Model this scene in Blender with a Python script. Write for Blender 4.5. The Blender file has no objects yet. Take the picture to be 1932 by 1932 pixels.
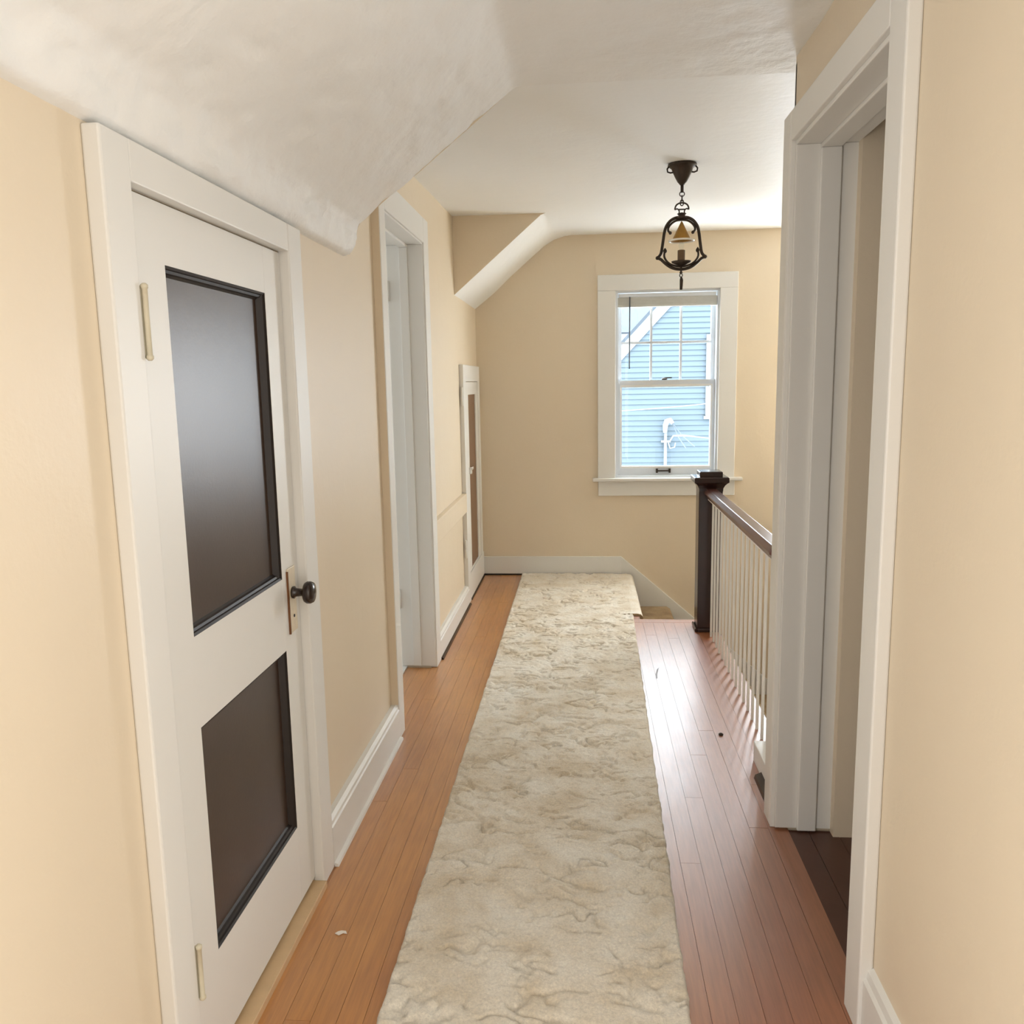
import bpy, math, random
import numpy as np
from mathutils import Vector, Matrix
random.seed(7)
S = bpy.context.scene
COL = S.collection

# ------------------------------------------------------------------ camera
F_PX = 1576.9
M = np.array([[0.0, 0, 0], [0, 0, 0], [0, 0, 0]])
def _ray(px, py):
    v = np.array([px - 966.0, py - 966.0, F_PX]); return v / np.linalg.norm(v)
_y = _ray(1103.0, 721.0); _z = -_ray(1153.0, 11220.0)
_z = _z - (_z @ _y) * _y; _z /= np.linalg.norm(_z); _x = np.cross(_y, _z)
M = np.array([_x, _y, _z])
cam_d = bpy.data.cameras.new('camera')
cam_d.sensor_width = 36.0; cam_d.lens = 36.0 * F_PX / 1932.0; cam_d.clip_start = 0.02
cam = bpy.data.objects.new('camera', cam_d); COL.objects.link(cam)
R3 = Matrix(((M[0, 0], -M[0, 1], -M[0, 2]), (M[1, 0], -M[1, 1], -M[1, 2]), (M[2, 0], -M[2, 1], -M[2, 2])))
cam.matrix_world = Matrix.Translation((0, 0, 1.36)) @ R3.to_4x4()
S.camera = cam

# ------------------------------------------------------------------ world, exposure
S.view_settings.view_transform = 'Standard'
S.view_settings.look = 'None'
S.view_settings.gamma = 1.0
S.view_settings.use_curve_mapping = False
S.view_settings.exposure = 0.31
S.cycles.max_bounces = 8
w = bpy.data.worlds.new('overcast_sky'); S.world = w; w.use_nodes = True
bg = w.node_tree.nodes['Background']
bg.inputs['Color'].default_value = (0.86, 0.93, 1.0, 1); bg.inputs['Strength'].default_value = 10.0

# ------------------------------------------------------------------ bathroom daylight and three added fill lights
def area(name, loc, rot, sx, sy, power, color):
    l = bpy.data.lights.new(name, 'AREA'); l.shape = 'RECTANGLE'; l.size = sx; l.size_y = sy
    l.energy = power; l.color = color
    o = bpy.data.objects.new(name, l); COL.objects.link(o); o.location = loc; o.rotation_euler = rot
    return o
R90 = math.pi / 2
area('added_stairwell_fill', (1.62, 5.98, 1.15), (-R90, 0, 0), 0.46, 1.1, 27, (0.86, 0.93, 1.0))  # added light for the hall, in an unseen opening made for it
area('bathroom_window_daylight', (-2.85, 3.6, 1.5), (0, -R90, 0), 1.1, 1.0, 13, (0.93, 0.97, 1.0))
area('added_fill_right', (0.58, 0.05, 1.15), (0, R90, 0), 1.7, 0.8, 11.5, (0.87, 0.935, 1.0))  # added fill for the left side
area('added_fill_left', (-0.742, -0.1, 1.15), (0, -R90, 0), 1.7, 0.8, 20, (0.87, 0.935, 1.0))  # added fill towards the right side, set against a closed wall

# ------------------------------------------------------------------ materials
def new_mat(name):
    m = bpy.data.materials.new(name); m.use_nodes = True
    nt = m.node_tree; b = nt.nodes['Principled BSDF']
    return m, nt, b
def s2l(c):
    return tuple(((v / 255.0) / 12.92 if v / 255.0 <= 0.04045 else ((v / 255.0 + 0.055) / 1.055) ** 2.4) for v in c)
def N(nt, t, **kw):
    n = nt.nodes.new(t)
    for k, v in kw.items(): setattr(n, k, v)
    return n
def pos(nt, scale=(1, 1, 1)):
    g = N(nt, 'ShaderNodeNewGeometry'); mp = N(nt, 'ShaderNodeMapping')
    mp.inputs['Scale'].default_value = scale
    nt.links.new(g.outputs['Position'], mp.inputs['Vector']); return mp.outputs['Vector']
def paint(name, rgb, rough=0.5, bumps=((60, 0.15, 0.004),), vary=0.04, vscale=2.0, spec=0.5):
    m, nt, b = new_mat(name)
    v = pos(nt)
    n = N(nt, 'ShaderNodeTexNoise'); n.inputs['Scale'].default_value = vscale; n.inputs['Detail'].default_value = 5
    nt.links.new(v, n.inputs['Vector'])
    c = s2l(rgb)
    mx = N(nt, 'ShaderNodeMix', data_type='RGBA')
    mx.inputs[6].default_value = tuple(k * (1 - vary) for k in c) + (1,)
    mx.inputs[7].default_value = tuple(min(1, k * (1 + vary)) for k in c) + (1,)
    nt.links.new(n.outputs['Fac'], mx.inputs[0]); nt.links.new(mx.outputs[2], b.inputs['Base Color'])
    b.inputs['Roughness'].default_value = rough
    b.inputs['Specular IOR Level'].default_value = spec
    prev = None
    for sc, st, dist in bumps:
        t = N(nt, 'ShaderNodeTexNoise'); t.inputs['Scale'].default_value = sc; t.inputs['Detail'].default_value = 6
        nt.links.new(v, t.inputs['Vector'])
        bp = N(nt, 'ShaderNodeBump'); bp.inputs['Strength'].default_value = st; bp.inputs['Distance'].default_value = dist
        nt.links.new(t.outputs['Fac'], bp.inputs['Height'])
        if prev: nt.links.new(prev.outputs['Normal'], bp.inputs['Normal'])
        prev = bp
    if prev: nt.links.new(prev.outputs['Normal'], b.inputs['Normal'])
    return m
MT = {}
MT['wall'] = paint('cream_wall_paint', (234, 218, 193), 0.45, ((7, 0.22, 0.012), (70, 0.16, 0.003)), 0.025)
MT['plaster'] = paint('white_trowelled_plaster', (245, 244, 241), 0.6, ((5, 0.4, 0.03), (26, 0.42, 0.009), (90, 0.12, 0.003)), 0.03)
MT['ceil'] = paint('white_ceiling_paint', (247, 247, 245), 0.5, ((5, 0.25, 0.015), (30, 0.18, 0.006)), 0.02)
MT['trim'] = paint('white_trim_paint', (236, 234, 229), 0.42, ((9, 0.08, 0.004), (80, 0.06, 0.002)), 0.02)
MT['hingepaint'] = paint('yellowed_painted_hinge', (212, 203, 178), 0.4, ((90, 0.3, 0.003),), 0.08, 30)
MT['newel'] = paint('dark_stained_wood', (48, 29, 26), 0.18, ((70, 0.05, 0.001),), 0.2, 14)
MT['rail'] = paint('polished_red_brown_wood', (96, 60, 52), 0.25, ((70, 0.1, 0.002),), 0.15, 14)
MT['panelwood'] = paint('dark_varnished_panel', (62, 46, 36), 0.33, ((150, 0.1, 0.0015),), 0.2, 9)
MT['brownpanel'] = paint('brown_stained_panel', (124, 92, 66), 0.4, ((90, 0.1, 0.002),), 0.1, 10)
MT['dark'] = paint('near_black_wood', (30, 21, 17), 0.5, ((60, 0.1, 0.002),), 0.1, 10)
MT['rawwood'] = paint('pale_worn_threshold_wood', (214, 182, 140), 0.45, ((60, 0.2, 0.003),), 0.12, 25)
MT['iron'] = paint('aged_bronze_iron', (60, 50, 42), 0.42, ((120, 0.3, 0.002),), 0.25, 40)
MT['iron'].node_tree.nodes['Principled BSDF'].inputs['Metallic'].default_value = 0.6
MT['brass'] = paint('aged_brass_shade', (170, 128, 60), 0.4, ((120, 0.2, 0.002),), 0.2, 40)
MT['brass'].node_tree.nodes['Principled BSDF'].inputs['Metallic'].default_value = 0.55
MT['rimglint'] = paint('pale_rim_glint', (245, 240, 228), 0.2, (), 0.02)  # near-white colour stands in for light caught on the lamp rim
MT['candle'] = paint('brown_candle_sleeve', (112, 86, 58), 0.5, ((60, 0.2, 0.003),), 0.15, 40)
MT['knob'] = paint('black_brown_knob', (44, 32, 26), 0.22, (), 0.15, 40)
MT['plate'] = paint('worn_brass_escutcheon', (222, 208, 182), 0.4, ((60, 0.2, 0.002),), 0.15, 60)
MT['rust'] = paint('rusty_plate_edge', (112, 70, 34), 0.6, ((90, 0.3, 0.003),), 0.3, 60)
MT['blind'] = paint('grey_cellular_blind', (206, 205, 199), 0.6, ((60, 0.2, 0.003),), 0.06, 30)
MT['vinyl'] = paint('white_vinyl_sash', (222, 226, 230), 0.3, (), 0.01)
MT['siding'] = paint('pale_blue_siding', (62, 75, 84), 0.55, ((40, 0.05, 0.002),), 0.02)
MT['housewhite'] = paint('white_exterior_trim', (112, 115, 118), 0.5, (), 0.01)
MT['roof'] = paint('grey_blue_shingles', (46, 54, 62), 0.8, ((60, 0.3, 0.01),), 0.08, 20)
MT['cable'] = paint('pale_grey_cable', (84, 92, 100), 0.6, (), 0.02)
MT['tile'] = paint('white_bathroom_floor', (236, 236, 232), 0.3, (), 0.02)
MT['chip'] = paint('white_paint_chip', (240, 232, 222), 0.5, (), 0.02)
MT['dirt'] = paint('dark_crumb', (58, 44, 34), 0.8, (), 0.1)
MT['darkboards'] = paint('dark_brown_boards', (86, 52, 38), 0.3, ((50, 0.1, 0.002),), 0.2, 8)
MT['scuff'] = paint('grey_scuff', (150, 140, 138), 0.5, (), 0.05)
MT['subfloor'] = paint('dark_subfloor', (60, 38, 24), 0.7, (), 0.1)
MT['pine'] = paint('pink_beige_room_paint', (226, 204, 182), 0.5, (), 0.02)

def wood_floor():
    m, nt, b = new_mat('varnished_oak_strip')
    g = N(nt, 'ShaderNodeNewGeometry'); oi = N(nt, 'ShaderNodeObjectInfo')
    mul = N(nt, 'ShaderNodeMath', operation='MULTIPLY'); mul.inputs[1].default_value = 37.0
    nt.links.new(oi.outputs['Random'], mul.inputs[0])
    cmb = N(nt, 'ShaderNodeCombineXYZ'); nt.links.new(mul.outputs[0], cmb.inputs['Z'])
    add = N(nt, 'ShaderNodeVectorMath', operation='ADD')
    nt.links.new(g.outputs['Position'], add.inputs[0]); nt.links.new(cmb.outputs[0], add.inputs[1])
    def noise(vec, scl, sc, det, rough=0.5):
        mp = N(nt, 'ShaderNodeMapping'); mp.inputs['Scale'].default_value = scl
        nt.links.new(vec, mp.inputs['Vector'])
        n = N(nt, 'ShaderNodeTexNoise'); n.inputs['Scale'].default_value = sc; n.inputs['Detail'].default_value = det
        n.inputs['Roughness'].default_value = rough
        nt.links.new(mp.outputs['Vector'], n.inputs['Vector']); return n.outputs['Fac']
    grain = noise(add.outputs[0], (1, 0.06, 1), 120, 6, 0.6)
    cloud = noise(g.outputs['Position'], (1, 0.6, 1), 3.5, 4)
    # orange oak <-> redder worn oak, changing across the hall and from board to board
    r1 = N(nt, 'ShaderNodeMix', data_type='RGBA')
    r1.inputs[6].default_value = s2l((208, 146, 76)) + (1,); r1.inputs[7].default_value = s2l((178, 114, 62)) + (1,)
    mix_f = N(nt, 'ShaderNodeMath', operation='ADD')
    mm = N(nt, 'ShaderNodeMath', operation='MULTIPLY'); mm.inputs[1].default_value = 0.35
    nt.links.new(oi.outputs['Random'], mm.inputs[0])
    cc = N(nt, 'ShaderNodeMapRange'); cc.inputs['From Min'].default_value = 0.35; cc.inputs['From Max'].default_value = 0.7
    cc.inputs['To Max'].default_value = 0.6
    nt.links.new(cloud, cc.inputs['Value'])
    nt.links.new(cc.outputs[0], mix_f.inputs[0]); nt.links.new(mm.outputs[0], mix_f.inputs[1])
    nt.links.new(mix_f.outputs[0], r1.inputs[0])
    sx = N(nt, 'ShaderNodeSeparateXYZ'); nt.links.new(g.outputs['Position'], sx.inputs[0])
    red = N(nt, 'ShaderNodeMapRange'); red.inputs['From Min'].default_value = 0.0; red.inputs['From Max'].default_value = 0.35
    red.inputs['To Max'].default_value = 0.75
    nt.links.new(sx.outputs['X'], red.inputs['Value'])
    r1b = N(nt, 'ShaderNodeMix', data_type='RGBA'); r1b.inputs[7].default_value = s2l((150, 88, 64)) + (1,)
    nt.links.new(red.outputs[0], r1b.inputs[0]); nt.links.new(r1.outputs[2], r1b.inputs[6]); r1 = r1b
    r2 = N(nt, 'ShaderNodeMix', data_type='RGBA', blend_type='MULTIPLY')
    r2.inputs[0].default_value = 0.5
    ramp = N(nt, 'ShaderNodeValToRGB')
    ramp.color_ramp.elements[0].position = 0.3; ramp.color_ramp.elements[0].color = (0.55, 0.5, 0.45, 1)
    ramp.color_ramp.elements[1].position = 0.62; ramp.color_ramp.elements[1].color = (1, 1, 1, 1)
    nt.links.new(grain, ramp.inputs['Fac'])
    nt.links.new(r1.outputs[2], r2.inputs[6]); nt.links.new(ramp.outputs['Color'], r2.inputs[7])
    nt.links.new(r2.outputs[2], b.inputs['Base Color'])
    rr = N(nt, 'ShaderNodeMapRange'); rr.inputs['From Min'].default_value = 0.3; rr.inputs['From Max'].default_value = 0.7
    rr.inputs['To Min'].default_value = 0.3; rr.inputs['To Max'].default_value = 0.42
    sm = noise(g.outputs['Position'], (1, 0.5, 1), 14, 6, 0.65)
    nt.links.new(sm, rr.inputs['Value']); nt.links.new(rr.outputs[0], b.inputs['Roughness'])
    b.inputs['Coat Weight'].default_value = 1.0; b.inputs['Coat Roughness'].default_value = 0.36; b.inputs['Coat IOR'].default_value = 1.6
    scr = noise(g.outputs['Position'], (1, 0.2, 1), 120, 4, 0.7)
    bp = N(nt, 'ShaderNodeBump'); bp.inputs['Strength'].default_value = 0.05; bp.inputs['Distance'].default_value = 0.002
    nt.links.new(scr, bp.inputs['Height'])
    nt.links.new(bp.outputs['Normal'], b.inputs['Normal']); nt.links.new(bp.outputs['Normal'], b.inputs['Coat Normal'])
    return m
MT['oak'] = wood_floor()

def carpet(name, c0, c1, c2):
    m, nt, b = new_mat(name)
    v = pos(nt)
    def noise(sc, det, rough=0.55, vec=v):
        n = N(nt, 'ShaderNodeTexNoise'); n.inputs['Scale'].default_value = sc; n.inputs['Detail'].default_value = det
        n.inputs['Roughness'].default_value = rough; nt.links.new(vec, n.inputs['Vector']); return n.outputs['Fac']
    a = noise(7, 5); ramp = N(nt, 'ShaderNodeValToRGB')
    ramp.color_ramp.elements[0].position = 0.32; ramp.color_ramp.elements[0].color = s2l(c0) + (1,)
    e = ramp.color_ramp.elements.new(0.5); e.color = s2l(c1) + (1,)
    ramp.color_ramp.elements[-1].position = 0.68; ramp.color_ramp.elements[-1].color = s2l(c2) + (1,)
    nt.links.new(a, ramp.inputs['Fac'])
    f = noise(170, 4, 0.7); mr = N(nt, 'ShaderNodeMapRange')
    mr.inputs['From Min'].default_value = 0.3; mr.inputs['From Max'].default_value = 0.7; mr.inputs['To Min'].default_value = 0.84; mr.inputs['To Max'].default_value = 1.14
    nt.links.new(f, mr.inputs['Value'])
    mx = N(nt, 'ShaderNodeVectorMath', operation='SCALE')
    nt.links.new(ramp.outputs['Color'], mx.inputs[0]); nt.links.new(mr.outputs[0], mx.inputs['Scale'])
    nt.links.new(mx.outputs[0], b.inputs['Base Color'])
    b.inputs['Roughness'].default_value = 1.0; b.inputs['Specular IOR Level'].default_value = 0.05
    b.inputs['Sheen Weight'].default_value = 0.25; b.inputs['Sheen Roughness'].default_value = 0.6
    h = noise(190, 5, 0.75)
    bp = N(nt, 'ShaderNodeBump'); bp.inputs['Strength'].default_value = 0.6; bp.inputs['Distance'].default_value = 0.006
    nt.links.new(h, bp.inputs['Height']); nt.links.new(bp.outputs['Normal'], b.inputs['Normal'])
    return m
MT['carpet'] = carpet('beige_sculpted_shag', (228, 212, 186), (242, 231, 212), (250, 243, 229))
MT['staircarpet'] = carpet('tan_stair_carpet', (146, 116, 78), (172, 144, 104), (190, 164, 126))

def glass():
    m, nt, b = new_mat('window_glass')
    out = [n for n in nt.nodes if n.type == 'OUTPUT_MATERIAL'][0]
    t = N(nt, 'ShaderNodeBsdfTransparent'); t.inputs['Color'].default_value = (0.96, 0.98, 0.98, 1)
    g = N(nt, 'ShaderNodeBsdfGlossy'); g.inputs['Roughness'].default_value = 0.02
    mx = N(nt, 'ShaderNodeMixShader'); mx.inputs[0].default_value = 0.015
    nt.links.new(t.outputs[0], mx.inputs[1]); nt.links.new(g.outputs[0], mx.inputs[2])
    nt.links.new(mx.outputs[0], out.inputs['Surface'])
    return m
MT['glass'] = glass()

# ------------------------------------------------------------------ mesh helpers
def wloc(o):
    v = Vector((0, 0, 0))
    while o is not None:
        v += o.location; o = o.parent
    return v
def setp(o, label=None, cat=None, group=None, kind=None):
    if label: o['label'] = label
    if cat: o['category'] = cat
    if group: o['group'] = group
    if kind: o['kind'] = kind
    return o
def empty(name, loc, label, cat, kind=None, group=None):
    o = bpy.data.objects.new(name, None); COL.objects.link(o); o.location = loc
    o.empty_display_size = 0.05
    return setp(o, label, cat, group, kind)
class MB:
    def __init__(s): s.v = []; s.f = []
    def quad(s, *p):
        i = len(s.v); s.v += [tuple(q) for q in p]; s.f.append(tuple(range(i, i + len(p)))); return s
    def box(s, x0, x1, y0, y1, z0, z1):
        i = len(s.v)
        s.v += [(x0, y0, z0), (x1, y0, z0), (x1, y1, z0), (x0, y1, z0), (x0, y0, z1), (x1, y0, z1), (x1, y1, z1), (x0, y1, z1)]
        s.f += [tuple(i + k for k in q) for q in ((0, 3, 2, 1), (4, 5, 6, 7), (0, 1, 5, 4), (1, 2, 6, 5), (2, 3, 7, 6), (3, 0, 4, 7))]
        return s
    def prism(s, pts, axis, a, b):
        """closed polygon extruded along axis 0/1/2 from a to b; pts are the two other coordinates in order"""
        i = len(s.v); n = len(pts)
        def mk(p, t):
            q = list(p); q.insert(axis, t); return tuple(q)
        s.v += [mk(p, a) for p in pts] + [mk(p, b) for p in pts]
        s.f.append(tuple(i + k for k in range(n))); s.f.append(tuple(i + n + k for k in reversed(range(n))))
        for k in range(n):
            k2 = (k + 1) % n; s.f.append((i + k2, i + k, i + n + k, i + n + k2))
        return s
    def lathe(s, prof, c, axis=2, seg=24, cap=True):
        """prof: (radius, position along axis) pairs"""
        i = len(s.v); m = len(prof)
        for r, h in prof:
            for k in range(seg):
                t = 2 * math.pi * k / seg
                p = [r * math.cos(t), r * math.sin(t)]; p.insert(axis, h)
                s.v.append((c[0] + p[0], c[1] + p[1], c[2] + p[2]))
        for j in range(m - 1):
            for k in range(seg):
                k2 = (k + 1) % seg
                s.f.append((i + j * seg + k, i + j * seg + k2, i + (j + 1) * seg + k2, i + (j + 1) * seg + k))
        if cap:
            s.f.append(tuple(i + k for k in range(seg))); s.f.append(tuple(i + (m - 1) * seg + k for k in range(seg)))
        return s
    def tube(s, pts, r, seg=8, closed=False):
        P = [Vector(p) for p in pts]; n = len(P); i = len(s.v)
        up = None
        for j in range(n):
            if closed: d = P[(j + 1) % n] - P[j - 1]
            else: d = P[min(j + 1, n - 1)] - P[max(j - 1, 0)]
            d.normalize()
            if up is None:
                up = d.orthogonal().normalized()
            up = (up - d * up.dot(d)).normalized(); sd = d.cross(up)
            rr = r[j] if isinstance(r, (list, tuple)) else r
            for k in range(seg):
                t = 2 * math.pi * k / seg
                q = P[j] + (up * math.cos(t) + sd * math.sin(t)) * rr; s.v.append(tuple(q))
        rng = n if closed else n - 1
        for j in range(rng):
            j2 = (j + 1) % n
            for k in range(seg):
                k2 = (k + 1) % seg
                s.f.append((i + j * seg + k, i + j * seg + k2, i + j2 * seg + k2, i + j2 * seg + k))
        if not closed:
            s.f.append(tuple(i + k for k in reversed(range(seg)))); s.f.append(tuple(i + (n - 1) * seg + k for k in range(seg)))
        return s
    def build(s, name, mat, parent=None, smooth=False, bevel=0.0, label=None, cat=None, group=None, kind=None, base=False):
        a = np.array(s.v); lo = a.min(0); hi = a.max(0)
        c = (lo + hi) / 2
        if base: c[2] = lo[2]
        me = bpy.data.meshes.new(name)
        me.from_pydata([tuple(p) for p in (a - c)], [], s.f); me.validate()
        import bmesh
        bm = bmesh.new(); bm.from_mesh(me); bmesh.ops.recalc_face_normals(bm, faces=bm.faces); bm.to_mesh(me); bm.free()
        if smooth:
            for p in me.polygons: p.use_smooth = True
        me.materials.append(MT[mat] if isinstance(mat, str) else mat)
        o = bpy.data.objects.new(name, me); COL.objects.link(o)
        o.location = Vector(c)
        if parent is not None:
            o.location = Vector(c) - wloc(parent); o.parent = parent
        if bevel:
            b = o.modifiers.new('bevel', 'BEVEL'); b.width = bevel; b.segments = 2; b.limit_method = 'ANGLE'
        return setp(o, label, cat, group, kind)
def plate(axis, t0, t1, us, vs, solid):
    """slab across axis (0=X,1=Y,2=Z) between t0 and t1; us, vs cuts of the other two axes; solid(u,v) says where it is filled. Only outer faces."""
    mb = MB()
    nu, nv = len(us) - 1, len(vs) - 1
    ok = [[solid((us[i] + us[i + 1]) / 2, (vs[j] + vs[j + 1]) / 2) for j in range(nv)] for i in range(nu)]
    def P(t, u, v):
        q = [u, v]; q.insert(axis, t); return tuple(q)
    g = lambda i, j: 0 <= i < nu and 0 <= j < nv and ok[i][j]
    for i in range(nu):
        for j in range(nv):
            if not ok[i][j]: continue
            u0, u1, v0, v1 = us[i], us[i + 1], vs[j], vs[j + 1]
            mb.quad(P(t0, u0, v0), P(t0, u1, v0), P(t0, u1, v1), P(t0, u0, v1))
            mb.quad(P(t1, u0, v0), P(t1, u1, v0), P(t1, u1, v1), P(t1, u0, v1))
            if not g(i - 1, j): mb.quad(P(t0, u0, v0), P(t0, u0, v1), P(t1, u0, v1), P(t1, u0, v0))
            if not g(i + 1, j): mb.quad(P(t0, u1, v0), P(t0, u1, v1), P(t1, u1, v1), P(t1, u1, v0))
            if not g(i, j - 1): mb.quad(P(t0, u0, v0), P(t0, u1, v0), P(t1, u1, v0), P(t1, u0, v0))
            if not g(i, j + 1): mb.quad(P(t0, u0, v1), P(t0, u1, v1), P(t1, u1, v1), P(t1, u0, v1))
    return mb
def inr(h): return lambda u, v: not any(a < u < b and c < v < d for a, b, c, d in h)

# numpy value noise
_rng = np.random.RandomState(3); _T = _rng.rand(256, 256)
def vn(x, y):
    xi = np.floor(x).astype(int); yi = np.floor(y).astype(int); fx = x - xi; fy = y - yi
    fx = fx * fx * (3 - 2 * fx); fy = fy * fy * (3 - 2 * fy)
    a = _T[xi & 255, yi & 255]; b = _T[(xi + 1) & 255, yi & 255]; c = _T[xi & 255, (yi + 1) & 255]; d = _T[(xi + 1) & 255, (yi + 1) & 255]
    return (a * (1 - fx) + b * fx) * (1 - fy) + (c * (1 - fx) + d * fx) * fy
def fbm(x, y, o=4):
    s = 0; a = 0.5; n = 0
    for k in range(o):
        s = s + a * vn(x * 2 ** k + 17.3 * k, y * 2 ** k + 9.1 * k); n += a; a *= 0.5
    return s / n
def grid_obj(name, V, mat, parent=None, **kw):
    """V: (n,m,3) array -> smooth grid mesh"""
    n, m = V.shape[:2]
    idx = np.arange(n * m).reshape(n, m)
    q = np.stack([idx[:-1, :-1], idx[1:, :-1], idx[1:, 1:], idx[:-1, 1:]], -1).reshape(-1, 4)
    P = V.reshape(-1, 3); c = (P.min(0) + P.max(0)) / 2
    me = bpy.data.meshes.new(name)
    me.vertices.add(len(P)); me.vertices.foreach_set('co', (P - c).ravel())
    me.loops.add(q.size); me.loops.foreach_set('vertex_index', q.ravel())
    me.polygons.add(len(q)); me.polygons.foreach_set('loop_start', np.arange(0, q.size, 4)); me.polygons.foreach_set('loop_total', np.full(len(q), 4))
    me.polygons.foreach_set('use_smooth', np.ones(len(q), bool))
    me.update(); me.validate()
    me.materials.append(MT[mat])
    o = bpy.data.objects.new(name, me); COL.objects.link(o)
    o.location = Vector(c) if parent is None else Vector(c) - wloc(parent)
    if parent is not None: o.parent = parent
    return setp(o, **kw)

# ------------------------------------------------------------------ key sizes (metres; camera stands at x=0, y=0)
WL = -0.75          # left wall face
CL = -0.72          # face of casings and baseboards on the left
WR = 0.588          # right wall face
CR = 0.56           # face of the right casing
YE = 5.87           # end wall
YB = -1.6           # rear wall
ZC = 2.235          # ceiling over the near hall
YD = 2.65           # where the near slope stops
YS = 4.93           # where the far slope starts
def zc(y): return ZC + 0.001 if y < YD else ZC + 0.001 + (y - YD) * 0.0329
D1 = (1.345, 2.066, 1.69)      # left closet door opening y0,y1,top
D2 = (3.115, 3.865, 1.995)     # left doorway
D3 = (1.705, 2.445, 1.995)     # right doorway
WIN = (0.215, 0.905, 0.70, 1.965)

# ------------------------------------------------------------------ shell
wl = plate(0, WL - 0.14, WL, [YB, D1[0], D1[1], D2[0], D2[1], YE + 0.2], [-0.3, -0.02, D1[2], D2[2], 2.5],
      inr([(D1[0], D1[1], -0.02, D1[2]), (D2[0], D2[1], -0.02, D2[2])])).build('wall_left', 'wall', kind='structure',
      label='cream plaster wall on the left with a dark-panelled door', cat='wall')
plate(1, YE, YE + 0.2, [WL - 0.14, WIN[0], WIN[1], 1.38, 1.86, 2.1], [-2.6, WIN[2], WIN[3], 2.02, 2.6],
      inr([(WIN[0], WIN[1], WIN[2], WIN[3]), (1.38, 1.86, WIN[2], 2.02)])).build('wall_end', 'wall', kind='structure',  # second opening is unseen, added to hold the stairwell fill light
      label='beige end wall with the window', cat='wall')
plate(0, WR, 0.735, [YB, D3[0], D3[1], 2.535], [-0.3, -0.02, D3[2], 2.5], inr([(D3[0], D3[1], -0.02, D3[2])])).build('wall_right', 'wall', kind='structure',
      label='tan wall on the right around the open doorway', cat='wall')
# stairwell shaft
sw = MB()
for part in (MB().box(1.9, 2.05, 2.4, YE, -2.6, 2.6),
             MB().box(0.735, 1.9, 2.4, 2.5, -2.6, 2.6), MB().box(0.62, 0.70, 2.4, 4.70, -2.6, -0.03), MB().box(0.2, 0.62, 4.62, 4.70, -2.6, -0.03),
             MB().box(0.2, 1.9, 2.4, YE, -2.7, -2.6), MB().box(0.2, 0.25, 4.7, YE, -2.6, -0.03)):
    i = len(sw.v); sw.v += part.v; sw.f += [tuple(i + k for k in q) for q in part.f]
sw.build('wall_stairwell', 'wall', kind='structure', label='cream stairwell walls behind the balusters', cat='wall')
# bathroom behind the left doorway, room behind the right doorway, rear wall
b = MB().box(-3.1, -3.0, 2.2, 5.0, -0.1, 2.5).box(-3.0, WL - 0.14, 2.2, 2.3, -0.1, 2.5).box(-3.0, WL - 0.14, 4.9, 5.0, -0.1, 2.5)
b.build('wall_bathroom', 'tile', kind='structure', label='pale walls of the room behind the tall left doorway', cat='wall')
MB().box(-3.1, WL - 0.1, 2.2, 5.0, 2.42, 2.5).build('ceiling_bathroom', 'ceil', kind='structure', label='white ceiling of the room behind the tall left doorway', cat='ceiling')
MB().box(-3.1, -0.868, 2.2, 5.0, -0.1, 0.004).build('floor_bathroom', 'tile', kind='structure', label='white floor just inside the tall left doorway', cat='floor')
b = MB().box(3.0, 3.1, -0.1, 2.5, -0.1, 2.5).box(0.735, 3.0, -0.1, 0.0, -0.1, 2.5).box(0.735, 3.0, 2.45, 2.5, -0.1, 2.5)
b.build('wall_side_room', 'pine', kind='structure', label='pinkish wall seen above the open right door', cat='wall')
MB().box(WL - 0.14, 0.735, YB - 0.15, YB, -0.3, 2.5).build('wall_rear', 'wall', kind='structure',
      label='cream wall closing the hall behind the viewer', cat='wall')

# ceiling: gently rising flat part over the dormer and the stairs, trowelled flat strip and slope over the near hall
ys = np.concatenate([np.arange(YD, 5.9, 0.06), [5.95]]); xs = np.linspace(WL - 0.05, 2.0, 50)
X, Y = np.meshgrid(xs, ys, indexing='ij')
Z = np.vectorize(zc)(Y) + (fbm(X * 3, Y * 3) - 0.5) * 0.008 * np.clip((Y - YD) * 3, 0, 1)
ceil = grid_obj('ceiling', np.stack([X, Y, Z], -1), 'ceil', kind='structure', label='smooth white ceiling above the window end', cat='ceiling')
prof = [(-0.752, 1.762), (-0.728, 1.768), (-0.716, 1.795), (-0.708, 1.832), (-0.69, 1.862), (-0.655, 1.891), (-0.58, 1.947), (-0.5, 2.004),
        (-0.43, 2.058), (-0.36, 2.112), (-0.30, 2.158), (-0.26, 2.190), (-0.222, 2.220), (-0.203, 2.232), (-0.18, 2.236), (0.0, 2.236), (0.3, 2.236), (0.62, 2.236), (0.8, 2.236), (3.05, 2.236)]
pr = np.array(prof); seg = np.r_[0, np.cumsum(np.hypot(*np.diff(pr, axis=0).T))]
tt = np.concatenate([np.linspace(0, seg[14], 70), np.linspace(seg[14], seg[17], 40)[1:], [seg[18], seg[19]]])
px = np.interp(tt, seg, pr[:, 0]); pz = np.interp(tt, seg, pr[:, 1])
nx = -np.gradient(pz, tt); nz = np.gradient(px, tt)
yy = np.concatenate([np.arange(YB - 0.02, 0.4, 0.1), np.arange(0.4, YD, 0.02), [YD]])
T, Y = np.meshgrid(tt, yy, indexing='ij')
dn = (fbm(T * 4, Y * 4, 5) - 0.5) * 0.022 + (fbm(T * 22 + 5, Y * 22, 3) - 0.5) * 0.010
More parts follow.
